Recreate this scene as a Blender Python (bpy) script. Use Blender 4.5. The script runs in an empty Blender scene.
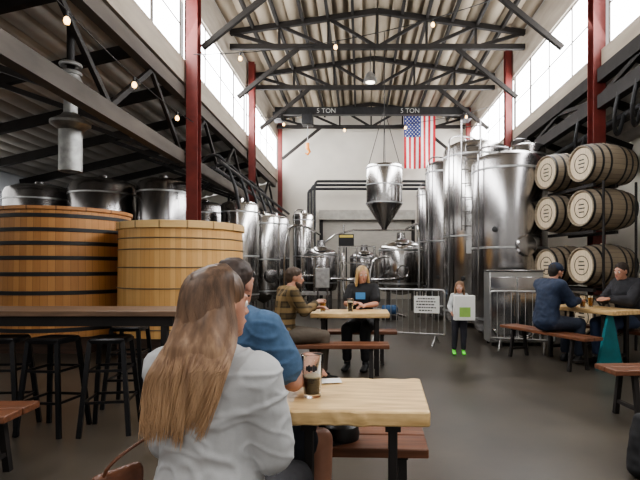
import bpy, bmesh, math, random
from mathutils import Vector, Matrix, noise
random.seed(7)
R=math.radians
COL=bpy.context.scene.collection
# ------------------------------------------------------------ materials
def newmat(name):
    m=bpy.data.materials.new(name); m.use_nodes=True
    nt=m.node_tree; b=nt.nodes['Principled BSDF']; return m,nt,b
def M(name,col,rough=.5,metal=0,var=.15,scale=6,stretch=(1,1,1),bump=0,bscale=None,detail=4,col2=None,spec=None):
    m,nt,b=newmat(name); N=nt.nodes; L=nt.links
    tc=N.new('ShaderNodeTexCoord'); mp=N.new('ShaderNodeMapping'); mp.inputs['Scale'].default_value=stretch
    L.new(tc.outputs['Object'],mp.inputs['Vector'])
    n=N.new('ShaderNodeTexNoise'); n.inputs['Scale'].default_value=scale; n.inputs['Detail'].default_value=detail
    L.new(mp.outputs[0],n.inputs['Vector'])
    r=N.new('ShaderNodeValToRGB'); r.color_ramp.elements[0].position=.3; r.color_ramp.elements[1].position=.7
    a=[max(0,c*(1-var)) for c in col]; c2=[min(1,c*(1+var)) for c in (col2 or col)]
    r.color_ramp.elements[0].color=(*a,1); r.color_ramp.elements[1].color=(*c2,1)
    L.new(n.outputs['Fac'],r.inputs['Fac']); L.new(r.outputs[0],b.inputs['Base Color'])
    b.inputs['Roughness'].default_value=rough; b.inputs['Metallic'].default_value=metal
    if spec is not None: b.inputs['Specular IOR Level'].default_value=spec
    if bump:
        n2=N.new('ShaderNodeTexNoise'); n2.inputs['Scale'].default_value=bscale or scale; n2.inputs['Detail'].default_value=3
        L.new(mp.outputs[0],n2.inputs['Vector'])
        bp=N.new('ShaderNodeBump'); bp.inputs['Strength'].default_value=bump; bp.inputs['Distance'].default_value=.02
        L.new(n2.outputs['Fac'],bp.inputs['Height']); L.new(bp.outputs[0],b.inputs['Normal'])
    return m
def stave_mat(name,ca,cb,n,seam=(.05,.02,.01),rough=.45,sw=.6):
    m,nt,b=newmat(name); N=nt.nodes; L=nt.links
    tc=N.new('ShaderNodeTexCoord'); sp=N.new('ShaderNodeSeparateXYZ'); L.new(tc.outputs['Object'],sp.inputs[0])
    def mth(op,a,bb=None):
        q=N.new('ShaderNodeMath'); q.operation=op
        for i,v in enumerate((a,bb)):
            if v is None: continue
            if isinstance(v,(int,float)): q.inputs[i].default_value=v
            else: L.new(v,q.inputs[i])
        return q.outputs[0]
    at=mth('ARCTAN2',sp.outputs['Y'],sp.outputs['X']); sc=mth('MULTIPLY',at,n/(2*math.pi))
    fl=mth('FLOOR',sc); fr=mth('FRACT',sc)
    wn=N.new('ShaderNodeTexWhiteNoise'); wn.noise_dimensions='1D'; L.new(fl,wn.inputs['W'])
    mp=N.new('ShaderNodeMapping'); mp.inputs['Scale'].default_value=(12,12,1.2); L.new(tc.outputs['Object'],mp.inputs[0])
    nz=N.new('ShaderNodeTexNoise'); nz.inputs['Scale'].default_value=3; nz.inputs['Detail'].default_value=6; L.new(mp.outputs[0],nz.inputs['Vector'])
    f=mth('ADD',mth('MULTIPLY',wn.outputs['Value'],.6),mth('MULTIPLY',nz.outputs['Fac'],.45))
    mx=N.new('ShaderNodeMix'); mx.data_type='RGBA'; mx.inputs['A'].default_value=(*ca,1); mx.inputs['B'].default_value=(*cb,1); L.new(f,mx.inputs['Factor'])
    m2=N.new('ShaderNodeMix'); m2.data_type='RGBA'; L.new(mx.outputs['Result'],m2.inputs['A']); m2.inputs['B'].default_value=(*seam,1)
    L.new(mth('MULTIPLY',mth('LESS_THAN',fr,.06),sw),m2.inputs['Factor'])
    L.new(m2.outputs['Result'],b.inputs['Base Color']); b.inputs['Roughness'].default_value=rough
    return m
def plaid_mat(name,base,c1,c2,s=14):
    m,nt,b=newmat(name); N=nt.nodes; L=nt.links
    tc=N.new('ShaderNodeTexCoord')
    cur=None
    for i,(d,sc,c) in enumerate((('X',s,c1),('Z',s,c1),('X',s*.5,c2),('Z',s*.5,c2))):
        w=N.new('ShaderNodeTexWave'); w.bands_direction=d; w.inputs['Scale'].default_value=sc*.35; w.inputs['Distortion'].default_value=.3
        L.new(tc.outputs['Object'],w.inputs['Vector'])
        r=N.new('ShaderNodeMath'); r.operation='GREATER_THAN'; r.inputs[1].default_value=.6; L.new(w.outputs['Fac'],r.inputs[0])
        r2=N.new('ShaderNodeMath'); r2.operation='MULTIPLY'; r2.inputs[1].default_value=.55; L.new(r.outputs[0],r2.inputs[0])
        mx=N.new('ShaderNodeMix'); mx.data_type='RGBA'; L.new(r2.outputs[0],mx.inputs['Factor']); mx.inputs['B'].default_value=(*c,1)
        if cur is None: mx.inputs['A'].default_value=(*base,1)
        else: L.new(cur,mx.inputs['A'])
        cur=mx.outputs['Result']
    L.new(cur,b.inputs['Base Color']); b.inputs['Roughness'].default_value=.85
    return m
def emis(name,col,s):
    m,nt,b=newmat(name); b.inputs['Base Color'].default_value=(*col,1)
    b.inputs['Emission Color'].default_value=(*col,1); b.inputs['Emission Strength'].default_value=s; return m
def glass(name,col=(1,1,1),rough=0):
    m,nt,b=newmat(name); b.inputs['Base Color'].default_value=(*col,1); b.inputs['Roughness'].default_value=rough
    b.inputs['Transmission Weight'].default_value=1; b.inputs['IOR'].default_value=1.5; return m

STEEL=M('brushed_steel',(.5,.49,.48),.2,1,.15,3,(1,1,.25),.08,2)
STEEL2=M('dark_brushed_steel',(.34,.33,.33),.24,1,.2,3,(1,1,.25),.1,2)
GALV=M('galvanised_steel',(.42,.42,.42),.42,.9,.2,12)
PALEST=M('satin_steel',(.42,.42,.41),.38,.85,.1,3)
BLACK=M('black_paint',(.014,.014,.015),.45,0,.3,8)
DARKST=M('dark_structural_steel',(.016,.013,.012),.6,.1,.4,4)
TIMBER=M('near_black_timber',(.013,.01,.008),.75,0,.45,4,(.3,1,1))
BROWNST=M('weathered_beam',(.09,.076,.064),.7,0,.35,3,(1,.3,1))
REDST=M('red_painted_steel',(.15,.025,.02),.55,0,.25,4)
WHITEW=M('cream_painted_wall',(.62,.58,.51),.8,0,.06,1.2,(1,1,1),.1,20)
UPPERW=M('upper_wall_boards',(.38,.33,.27),.8,0,.12,1.2,(1,1,6),.1,20)
GREYW=M('pale_grey_panel',(.48,.5,.52),.7,0,.12,1.5)
CEIL=M('ceiling_sheet',(.34,.285,.215),.8,0,.3,1.2,(1,.25,1),.15,6)
AISLEC=M('corrugated_sheet',(.48,.455,.42),.6,.1,.2,1.5)
PANE=emis('window_daylight',(.97,.98,1.0),12)
RUB=M('black_hose_rubber',(.018,.018,.02),.5,0,.3,8)
ALU=M('rolling_shutter_metal',(.46,.43,.38),.5,.1,.08,3,(1,1,8))
TABLEW=M('pale_maple',(.62,.4,.18),.3,0,.2,4,(1,7,7),.05,8,6,(.74,.54,.29))
BENCHW=M('reddish_brown_wood',(.16,.065,.034),.38,0,.35,4,(1,8,8),.08,8)
DKWOOD=M('dark_brown_wood',(.08,.045,.03),.4,0,.3,4,(1,8,8))
MIDWOOD=M('mid_brown_wood',(.15,.09,.055),.4,0,.3,4,(1,8,8))
TEAL=M('teal_paint',(.02,.19,.22),.5,0,.15)
WHITE=M('white_card',(.74,.74,.71),.6,0,.05)
LETW=M('dull_white_letter',(.38,.38,.36),.7,0,.1)
BLKSEAT=M('black_metal_seat',(.016,.016,.018),.32,.5,.2)
LEATH=M('brown_leather',(.13,.05,.025),.4,0,.25,20,(1,1,1),.2,60)
m,nt,b=newmat('worn_concrete'); N=nt.nodes; L=nt.links
tc=N.new('ShaderNodeTexCoord'); n1=N.new('ShaderNodeTexNoise'); n1.inputs['Scale'].default_value=.8; n1.inputs['Detail'].default_value=9; n1.inputs['Roughness'].default_value=.62
L.new(tc.outputs['Object'],n1.inputs['Vector'])
r=N.new('ShaderNodeValToRGB'); r.color_ramp.elements[0].position=.32; r.color_ramp.elements[0].color=(.034,.029,.023,1); r.color_ramp.elements[1].position=.7; r.color_ramp.elements[1].color=(.098,.084,.067,1)
L.new(n1.outputs['Fac'],r.inputs['Fac']); L.new(r.outputs[0],b.inputs['Base Color'])
r2=N.new('ShaderNodeMapRange'); r2.inputs['To Min'].default_value=.22; r2.inputs['To Max'].default_value=.42; L.new(n1.outputs['Fac'],r2.inputs['Value']); L.new(r2.outputs[0],b.inputs['Roughness'])
FLOOR=m

# ------------------------------------------------------------ mesh builder
def frame(d):
    d=Vector(d).normalized(); u=Vector((0,0,1)) if abs(d.z)<.95 else Vector((0,1,0))
    s=d.cross(u).normalized(); return d,s,s.cross(d).normalized()
class MB:
    def __init__(s): s.v=[];s.f=[];s.m=[]
    def add(s,vs,fs,m=0):
        o=len(s.v); s.v+= [tuple(x) for x in vs]; s.f+=[tuple(i+o for i in f) for f in fs]; s.m+=[m]*len(fs); return s
    def box(s,c,sz,rot=None,m=0):
        c=Vector(c); vs=[]
        for x in(-.5,.5):
            for y in(-.5,.5):
                for z in(-.5,.5):
                    p=Vector((x*sz[0],y*sz[1],z*sz[2]))
                    if rot is not None: p=rot@p
                    vs.append(c+p)
        return s.add(vs,[(0,1,3,2),(4,6,7,5),(0,4,5,1),(2,3,7,6),(0,2,6,4),(1,5,7,3)],m)
    def beam(s,p0,p1,w,h,m=0):
        p0=Vector(p0);p1=Vector(p1); d,a,u=frame(p1-p0); vs=[]
        for p in(p0,p1):
            for i,j in((-1,-1),(1,-1),(1,1),(-1,1)): vs.append(p+a*i*w/2+u*j*h/2)
        return s.add(vs,[(0,3,2,1),(4,5,6,7),(0,1,5,4),(1,2,6,5),(2,3,7,6),(3,0,4,7)],m)
    def tube(s,pts,r,n=8,m=0,caps=True):
        pts=[Vector(p) for p in pts]; rs=r if isinstance(r,(list,tuple)) else [r]*len(pts)
        vs=[];fs=[];pu=None
        for i,p in enumerate(pts):
            d=(pts[min(i+1,len(pts)-1)]-pts[max(i-1,0)]).normalized()
            if pu is None: _,a,pu=frame(d)
            a=d.cross(pu)
            if a.length<1e-5: _,a,pu=frame(d)
            a.normalize(); pu=a.cross(d).normalized()
            for k in range(n):
                t=2*math.pi*k/n; vs.append(p+(a*math.cos(t)+pu*math.sin(t))*rs[i])
        for i in range(len(pts)-1):
            for k in range(n):
                k2=(k+1)%n; fs.append((i*n+k,i*n+k2,(i+1)*n+k2,(i+1)*n+k))
        if caps: fs.append(tuple(range(n))[::-1]); fs.append(tuple((len(pts)-1)*n+k for k in range(n)))
        return s.add(vs,fs,m)
    def rod(s,p0,p1,r,r1=None,n=12,m=0): return s.tube([p0,p1],[r,r if r1 is None else r1],n,m)
    def lathe(s,prof,c=(0,0,0),n=40,m=0,mat=None,caps=True):
        vs=[];fs=[];c=Vector(c)
        for (r,z) in prof:
            for k in range(n):
                t=2*math.pi*k/n; p=Vector((r*math.cos(t),r*math.sin(t),z))
                if mat is not None: p=mat@p
                vs.append(p+c)
        for i in range(len(prof)-1):
            for k in range(n):
                k2=(k+1)%n; fs.append((i*n+k,i*n+k2,(i+1)*n+k2,(i+1)*n+k))
        if caps: fs.append(tuple(range(n))[::-1]); fs.append(tuple((len(prof)-1)*n+k for k in range(n)))
        return s.add(vs,fs,m)
    def torus(s,c,R_,r,mat=None,n=24,k=8,m=0,sx=1,sy=1):
        vs=[];fs=[];c=Vector(c)
        for i in range(n):
            a=2*math.pi*i/n
            for j in range(k):
                q=2*math.pi*j/k; rr=R_+r*math.cos(q)
                p=Vector((rr*math.cos(a)*sx,rr*math.sin(a)*sy,r*math.sin(q)))
                if mat is not None: p=mat@p
                vs.append(c+p)
        for i in range(n):
            for j in range(k):
                i2=(i+1)%n;j2=(j+1)%k; fs.append((i*k+j,i2*k+j,i2*k+j2,i*k+j2))
        return s.add(vs,fs,m)
    def obj(s,name,mats,parent=None,loc=(0,0,0),smooth=True,bevel=0,rotz=0):
        me=bpy.data.meshes.new(name); me.from_pydata(s.v,[],s.f)
        if not isinstance(mats,(list,tuple)): mats=[mats]
        for x in mats: me.materials.append(x)
        for i,p in enumerate(me.polygons): p.material_index=s.m[i]
        bm=bmesh.new(); bm.from_mesh(me); bmesh.ops.recalc_face_normals(bm,faces=bm.faces); bm.to_mesh(me); bm.free()
        if smooth:
            me.shade_smooth() if hasattr(me,'shade_smooth') else None
            me.set_sharp_from_angle(angle=R(35))
        o=bpy.data.objects.new(name,me); COL.objects.link(o); o.location=loc; o.rotation_euler=(0,0,rotz)
        if parent: o.parent=parent
        if bevel:
            bv=o.modifiers.new('bevel','BEVEL'); bv.width=bevel; bv.segments=2; bv.limit_method='ANGLE'
        return o
def tag(o,label,cat,group=None):
    o['label']=label; o['category']=cat
    if group: o['group']=group
    return o
def root(name,label,cat,loc=(0,0,0),rotz=0,group=None):
    o=bpy.data.objects.new(name,None); o.empty_display_size=.2; COL.objects.link(o); o.location=loc; o.rotation_euler=(0,0,rotz)
    return tag(o,label,cat,group)
def struct(o): o['kind']='structure'; return o
def dup(o,loc,rotz=None,label=None):
    def rec(a,par):
        c=a.copy(); COL.objects.link(c)
        if par is not None: c.parent=par
        for ch in list(a.children): rec(ch,c)
        return c
    c=rec(o,None); c.location=loc
    if rotz is not None: c.rotation_euler=(0,0,rotz)
    if label: c['label']=label
    return c
RX=Matrix.Rotation(R(90),3,'X'); RY=Matrix.Rotation(R(90),3,'Y')

# ------------------------------------------------------------ shell
XL,XR,YB=-3.4,4.3,21.0; XA,XB=-9.0,6.4; Y0=-3.0; RID=.45; ZE,ZR=7.5,8.05
struct(MB().box(((XA+XB)/2,(YB+Y0)/2,-.1),(XB-XA+.4,YB-Y0+.4,.2)).obj('floor',FLOOR,smooth=False))
w=MB(); t=.2
poly=[(XA,0),(XB,0),(XB,4.2),(XR,4.95),(XR,ZE),(RID,ZR),(XL,ZE),(XL,4.95),(XA,3.7)]
vs=[(x,YB,z) for x,z in poly]+[(x,YB+t,z) for x,z in poly]; n=len(poly)
w.add(vs,[tuple(range(n)),tuple(range(2*n-1,n-1,-1))]+[(i,(i+1)%n,(i+1)%n+n,i+n) for i in range(n)])
struct(w.obj('wall_back',WHITEW,smooth=False))
struct(MB().box((XA-.1,(YB+Y0)/2,1.9),(.2,YB-Y0,3.8)).obj('wall_left',GREYW,smooth=False))
struct(MB().box((XB+.1,(YB+Y0)/2,2.15),(.2,YB-Y0,4.3)).obj('wall_right',WHITEW,smooth=False))
for nm,X,za in(('wall_left_upper',XL-.1,5.35),('wall_right_upper',XR+.1,5.2)):
    q=MB(); q.box((X,(YB+Y0)/2,(4.9+za)/2),(.18,YB-Y0,za-4.9)); q.box((X,(YB+Y0)/2,7.11),(.18,YB-Y0,.88)); struct(q.obj(nm,UPPERW,smooth=False))
def scallop(nm,x0,z0,x1,z1,pitch,depth,mat):
    L_=math.hypot(x1-x0,z1-z0); k=max(1,round(L_/pitch)); prof=[]
    nx,nz=-(z1-z0)/L_,(x1-x0)/L_
    if nz<0: nx,nz=-nx,-nz
    for i in range(k*6+1):
        t=i/(k*6); a=abs(math.sin(math.pi*k*t)); d=-depth*a**.7
        prof.append((x0+(x1-x0)*t+nx*d,z0+(z1-z0)*t+nz*d))
    q=MB(); vs=[];fs=[]
    for y in(Y0,YB):
        for x,z in prof: vs.append((x,y,z))
    n=len(prof)
    for y in(Y0,YB): vs+= [(x0,y,z0+.15),(x1,y,z1+.15)]
    for i in range(n-1): fs.append((i,i+1,n+i+1,n+i))
    fs.append((2*n,2*n+1,2*n+3,2*n+2))
    q.add(vs,fs); return struct(q.obj(nm,mat)),k
scallop('ceiling',XL,ZE+.05,RID,ZR+.05,.4,.09,CEIL)
scallop('ceiling_right',RID,ZR+.05,XR,ZE+.05,.4,.09,CEIL)
scallop('ceiling_aisle_left',XA,3.75,XL-.2,5.0,.33,.06,AISLEC)
scallop('ceiling_aisle_right',XR+.2,5.0,XB,4.3,.33,.06,AISLEC)
ysL=[Y0,4.2,9.8,15.1,YB]; ysR=[Y0,3.4,8.9,14.2,YB]; wi=1
for X,sg,ys,zb,zt_ in((XL,1,ysL,5.35,6.67),(XR,-1,ysR,5.2,6.67)):
    for a,bb in zip(ys[:-1],ys[1:]):
        hh=zt_-zb
        o=MB().box((0,0,0),(.02,bb-a-.3,hh)).obj('window_%d'%wi,PANE,loc=(X-.1*sg,(a+bb)/2,(zb+zt_)/2),smooth=False); struct(o)
        q=MB(); ln=bb-a-.3; k=int(ln/1.1)
        for i in range(k+1): q.box((.03*sg,-ln/2+ln*i/k,0),(.02,.03 if i%3 else .08,hh))
        for z in(-hh/2,hh/2): q.box((.03*sg,0,z),(.03,ln,.04))
        q.box((.03*sg,0,0),(.015,ln,.022))
        f=q.obj('window_frame',BROWNST,parent=o,smooth=False)
        wi+=1
q=MB()
for i in range(33): q.box((0,0,.05+i*.1),(3.7,.05,.085)); q.box((0,.01,.1+i*.1),(3.7,.02,.03))
d=struct(q.obj('door_1',ALU,loc=(.3,YB-.06,0),smooth=False))
MB().box((0,-.1,3.5),(4.0,.35,.4)).obj('shutter_housing',M('housing_paint',(.38,.36,.32),.6),parent=d,smooth=False)
q=MB(); q.box((-1.92,-.02,1.65),(.14,.12,3.3)); q.box((1.92,-.02,1.65),(.14,.12,3.3)); q.obj('door_frame',DARKST,parent=d,smooth=False)
# ------------------------------------------------------------ columns, girders, trusses
def column(X,Y,w=.22):
    r=root('steel_column','tall red painted steel column carrying the roof','column',(X,Y,0),group='red roof columns')
    q=MB(); q.box((0,-w/2,3.75),(w,.02,7.5)); q.box((0,w/2,3.75),(w,.02,7.5)); q.box((0,0,3.75),(.02,w,7.5)); q.obj('shaft',REDST,parent=r,smooth=False)
    MB().box((0,0,.02),(.36,.36,.04)).obj('base_plate',REDST,parent=r)
for Y,w_ in((9.8,.22),(15.1,.18),(20.4,.16)): column(XL+.14,Y,w_)
for X,Y,w_ in((XR-.1,3.4,.22),(XR-.02,9.05,.22),(XR-.1,14.2,.18),(XR-.1,19.4,.16)): column(X,Y,w_)
def truss(Y):
    r=root('roof_truss','near-black timber roof truss with web braces','truss',(0,Y,0),group='roof trusses')
    zc=7.0; a=XL+.05; b_=XR-.05
    MB().beam((a,0,zc),(b_,0,zc),.11,.13).obj('bottom_chord',TIMBER,parent=r,smooth=False)
    zt=lambda x: (ZE-.13)+(ZR-ZE)*(1-abs(x-RID)/(b_-RID if x>RID else RID-a))
    for x in(a,b_): MB().beam((x,0,zt(x)),(RID,0,zt(RID)),.11,.13).obj('top_chord',TIMBER,parent=r,smooth=False)
    xs=[a+(b_-a)*i/6 for i in range(7)]
    for i in range(1,6): MB().beam((xs[i],0,zc),(xs[i],0,zt(xs[i])),.06,.06).obj('web_member',TIMBER,parent=r,smooth=False)
    for i in range(6):
        p,q_=(xs[i],xs[i+1]) if i<3 else (xs[i+1],xs[i])
        MB().beam((p,.0,zt(p)),(q_,.0,zc),.06,.08).obj('web_member',TIMBER,parent=r,smooth=False)
    for x,s in((a+.2,1),(b_-.2,-1)): MB().beam((x,0,5.7),(x+s*1.6,0,zc),.09,.1).obj('knee_brace',TIMBER,parent=r,smooth=False)
for Y in(7.0,10.0,12.9,15.8,20.2): truss(Y)
pb=tag(MB().box((0,0,0),(.07,YB-Y0,.13)).obj('roof_purlin',TIMBER,smooth=False),'long dark timber purlin under the corrugated roof','beam','roof purlins')
first=True
for side in(-1,1):
    for i in range(1,6):
        x=RID+side*(((RID-XL) if side<0 else (XR-RID))*i/6); z=ZR-.02-(ZR-ZE)*i/6-.07
        if first: pb.location=(x,9,z); first=False
        else: dup(pb,(x,9,z))
def girder(X,Ya,Yb_,z0,z1,mat,lab):
    r=root('lattice_girder',lab,'beam',(X,Ya,0)); ln=Yb_-Ya
    for z,h in((z0,.24),(z1,.24)): MB().box((0,ln/2,z),(.16,ln,h)).obj('chord',mat,parent=r,smooth=False)
    k=max(2,round(ln/1.4))
    for i in range(k):
        ya,yb=ln*i/k,ln*(i+1)/k
        if i%2: ya,yb=yb,ya
        MB().beam((0,ya,z0+.1),(0,yb,z1-.1),.06,.08).obj('brace',DARKST,parent=r,smooth=False)
for a,bb in((Y0,4.2),(4.2,9.7),(9.9,15.0),(15.2,20.3)):
    girder(XL-.08,a,bb,3.45,4.7,BROWNST,'weathered grey-brown beam girder with dark diagonal braces')
for a,bb in((3.6,8.9),(9.2,14.0),(14.4,19.2)):
    girder(XR+.0,a,bb,4.25,4.72,DARKST,'dark steel girder along the side bay')
for Y in[1+1.75*i for i in range(11)]:
    r=root('aisle_rafter','dark steel rafter with strut under the corrugated lean-to roof','beam',(0,Y,0),group='lean-to rafters')
    MB().beam((XA+.02,0,3.55),(XL-.2,0,4.8),.1,.18).obj('rafter',DARKST,parent=r,smooth=False)
    MB().beam((XL-.25,0,3.5),(XL-2.4,0,4.25),.08,.08).obj('strut',DARKST,parent=r,smooth=False)
for Y in[6.5+1.75*i for i in range(8)]:
    r=root('aisle_rafter','short dark steel rafter under the lean-to roof','beam',(0,Y,0),group='short lean-to rafters')
    MB().beam((XB-.02,0,4.12),(XR+.25,0,4.8),.1,.14).obj('rafter',DARKST,parent=r,smooth=False)
r=root('crane_bridge','dark overhead crane beam lettered with its lifting capacity','crane',(0,18.6,0))
MB().box((.45,0,7.12),(7.2,.2,.28)).obj('bridge_beam',BLACK,parent=r,smooth=False)
for x in(XL+.35,XR-.35): MB().box((x,0,6.9),(.3,.6,.25)).obj('end_truck',BLACK,parent=r,smooth=False)
MB().box((-1.95,-.0,6.8),(.4,.5,.4)).obj('trolley_hoist',BLACK,parent=r,bevel=.03)
q=MB(); q.rod((-1.95,0,6.6),(-1.95,0,5.9),.012); q.obj('hoist_chain',GALV,parent=r)
q=MB(); q.tube([(-1.95,0,5.95),(-1.95,0,5.75),(-1.87,0,5.62),(-1.95,0,5.52),(-2.04,0,5.58)],[.07,.07,.045,.045,.02]); q.obj('hook',M('orange_hook',(.7,.25,.03),.5),parent=r)
def text(s,size,mat,parent,loc,rot=(R(90),0,0),ext=.004,name='lettering'):
    cu=bpy.data.curves.new(name,'FONT'); cu.body=s; cu.size=size; cu.extrude=ext; cu.align_x='CENTER'; cu.align_y='CENTER'
    o=bpy.data.objects.new(name,cu); COL.objects.link(o)
    dg=bpy.context.evaluated_depsgraph_get(); me=bpy.data.meshes.new_from_object(o.evaluated_get(dg)); bpy.data.objects.remove(o)
    o=bpy.data.objects.new(name,me); me.materials.clear(); me.materials.append(mat); COL.objects.link(o); o.parent=parent; o.location=loc; o.rotation_euler=rot; return o
for x in(-1.25,1.85): text('5 TON',.24,LETW,r,(x,-.115,7.11))

# ------------------------------------------------------------ pipes
def pipes(name,lab,paths,r_,mat=RUB,part='pipe'):
    r=root(name,lab,'pipe',(0,0,0))
    for p in paths: MB().tube(p,r_,10).obj(part,mat,parent=r)
def smoothpath(pts,it=2):
    pts=[Vector(p) for p in pts]
    for _ in range(it):
        q=[pts[0]]
        for a,b_ in zip(pts[:-1],pts[1:]): q+=[a*.75+b_*.25,a*.25+b_*.75]
        q.append(pts[-1]); pts=q
    return pts
pipes('glycol_pipes','bundle of black insulated pipes bending down beside the shutter door',
  [smoothpath([(-2.05+.12*i,19.9,0),(-2.05+.12*i,19.9,4.0),(-2.05+.12*i,19.9,4.45+.15*i),(-1.5,19.9,4.45+.15*i),(3.1,19.9,4.45+.15*i)],2) for i in range(3)],.055)
pipes('insulated_pipes','long dark insulated pipes running under the clerestory',
  [[(XR+.28+.14*i,3.5,3.95+.05*i),(XR+.28+.14*i,20.2,3.95+.05*i)] for i in range(4)],.055)
pipes('insulated_pipes','long dark insulated pipes running over the steel tanks',
  [[(XL+.42+.1*i,10.2,3.35+.14*i),(XL+.42+.1*i,20.2,3.35+.14*i)] for i in range(2)],.045)
for i in range(5):
    y=10.8+i*1.1; x=XL-.3-.25*(i%3)
    pipes('black_hose','black curved hose arching over a steel tank',[smoothpath([(x,y,2.9),(x,y,3.4+.1*(i%2)),(XL+.3,y+.1,3.9),(XL+.66,y+.1,3.2),(XL+.75,y+.2,2.6)],2)],.035,part='hose')
for i in range(6):
    y=6.0+i*.55 if i<5 else 9.7
    pipes('black_hose','looped dark hose hanging under the side girder',[smoothpath([(XR-.05,y,4.2),(XR-.1,y+.1,3.75),(XR+.1,y+.35,3.5),(XR+.25,y+.4,3.95)],2)],.035,part='hose')

# ------------------------------------------------------------ steel tanks
def tank(x,y,r,zt,lab,mat=STEEL,zb=.3,manz=None,group=None,extra=False,hoop=True):
    o=root('steel_tank',lab,'tank',(x,y,0),group=group)
    zc=zb+r*.6 if zb>.2 else zb+.15
    MB().lathe([(.04 if zb>.2 else r*.9,zb),(r*.97,zc-.03),(r,zc),(r,zt-r*.32),(r*.93,zt-r*.18),(r*.7,zt-r*.07),(.1,zt),(.09,zt+.06)],n=56).obj('vessel',mat,parent=o)
    hb=zt-r*.32
    for z in(zc+.08,(zc+hb)/2-.1,hb-.15): MB().lathe([(r,z-.02),(r+.012,z-.015),(r+.012,z+.015),(r,z+.02)],n=56,caps=False).obj('weld_band',GALV,parent=o)
    for a in(45,135,225,315):
        c,s=math.cos(R(a)),math.sin(R(a)); MB().rod((c*r*.9,s*r*.9,0),(c*r*.9,s*r*.9,zc+.05),.035).obj('leg',mat,parent=o)
    mz=manz or zc+.5
    d=Vector((-x,-y,0)).normalized(); d=Matrix.Rotation(R(25),3,'Z')@d
    rot=d.to_track_quat('Z','Y').to_matrix()
    q=MB(); q.lathe([(.15,-.03),(.2,-.03),(.2,.02),(.17,.05),(.05,.07),(.001,.07)],c=d*(r+.0)+Vector((0,0,mz)),mat=rot,n=28); q.obj('manway',STEEL2,parent=o)
    q=MB(); q.lathe([(.001,0),(.05,0),(.05,.03),(.001,.035)],c=Matrix.Rotation(R(-45),3,'Z')@d*r+Vector((0,0,mz+.3)),mat=(Matrix.Rotation(R(-45),3,'Z')@d).to_track_quat('Z','Y').to_matrix(),n=16); q.obj('gauge',BLACK,parent=o)
    e=Matrix.Rotation(R(-70),3,'Z')@d
    if hoop:
        q=MB(); q.tube(smoothpath([(0,0,zt+.04),(0,0,zt+.11),tuple(e*(r+.06)+Vector((0,0,zt+.06))),tuple(e*(r+.07)+Vector((0,0,zt-.3))),tuple(e*(r+.07)+Vector((0,0,.7)))],2),.018); q.obj('pipe',STEEL2,parent=o)
    if extra:
        e=Matrix.Rotation(R(-30),3,'Z')@d; s_=Vector((-e.y,e.x,0))
        MB().box(e*(r+.06)+Vector((0,0,1.75)),(.2,.1,.28),e.to_track_quat('Y','Z').to_matrix()).obj('control_box',PALEST,parent=o)
        q=MB()
        for sg in(-1,1): q.rod(e*(r+.1)+s_*.2*sg+Vector((0,0,2.1)),e*(r+.1)+s_*.2*sg+Vector((0,0,zt+.3)),.015)
        z=2.2
        while z<zt+.2: q.rod(e*(r+.1)-s_*.2+Vector((0,0,z)),e*(r+.1)+s_*.2+Vector((0,0,z)),.012); z+=.3
        q.obj('ladder',STEEL2,parent=o)
    return o
tank(2.86,9.6,.7,3.5,'tall polished steel fermenter beside the barrel rack',STEEL2,zb=.12,manz=1.7)
tank(2.6,11.35,.7,4.15,'tall polished steel tank with domed top and ladder',STEEL,zb=.12,extra=True)
tank(2.2,12.95,.5,4.05,'tall narrow steel tank near the shutter door',STEEL2,zb=.12)
tank(3.5,13.2,.55,4.5,'tall steel tank standing against the side columns',STEEL)
tank(3.78,11.3,.4,4.1,'tall steel tank behind the fermenters',STEEL2)
tank(2.55,14.6,.5,4.3,'tall steel tank filling the row near the end wall',STEEL)
tank(2.5,17.2,.55,4.1,'tall steel tank close to the end wall',STEEL2)
tank(3.6,16.2,.5,4.7,'tall steel tank deep in the row by the end wall',STEEL2)
tank(-5.75,11.2,.7,3.3,'wide steel tank behind the big wooden vat',STEEL2,hoop=False)
tank(-4.4,11.2,.56,3.3,'steel tank behind the honey-coloured vat',STEEL2,hoop=False)
tank(-7.3,11.4,.7,3.2,'wide steel tank in the lean-to bay',STEEL2,hoop=False)
tank(-4.0,12.9,.48,3.0,'steel tank beside the red column',STEEL2,hoop=False)
tank(-2.95,12.3,.46,2.95,'slim polished steel tank beside the wooden vat',STEEL,hoop=False)
tank(-2.75,14.3,.46,2.85,'slim steel tank in the row along the side',STEEL)
tank(-2.75,16.2,.46,3.0,'slim steel tank in the row along the side',STEEL2)
tank(-1.95,17.2,.36,3.2,'tall slim steel column vessel near the shutter',STEEL)
def kettle(x,y,r,zt,lab,mat=STEEL):
    o=root('brew_kettle',lab,'kettle',(x,y,0))
    MB().lathe([(.08,.5),(r*.9,.62),(r,.75),(r,zt-.42*r),(r*.96,zt-.34*r),(r*.8,zt-.2*r),(r*.5,zt-.07*r),(.14,zt),(.12,zt+.2)],n=56).obj('vessel',mat,parent=o)
    for z in(.85,zt-.5*r): MB().lathe([(r,z-.025),(r+.02,z-.02),(r+.02,z+.02),(r,z+.025)],n=56,caps=False).obj('band',GALV,parent=o)
    for a in(45,135,225,315):
        c,s=math.cos(R(a)),math.sin(R(a)); MB().rod((c*r*.8,s*r*.8,0),(c*r*.8,s*r*.8,.75),.04).obj('leg',mat,parent=o)
    MB().lathe([(.001,0),(.2,0),(.2,.03),(.16,.06),(.001,.07)],c=(0,-r*.66,zt-.16*r),mat=Matrix.Rotation(R(25),3,'X'),n=24).obj('hatch',STEEL2,parent=o)
    MB().torus((0,-r-.01,1.2),.17,.02,mat=RX).obj('manway',STEEL2,parent=o)
kettle(1.22,14.9,.66,2.15,'large domed steel mash vessel beside the platform')
kettle(-1.2,15.4,.5,1.95,'domed steel kettle with chimney',STEEL2)
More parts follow.
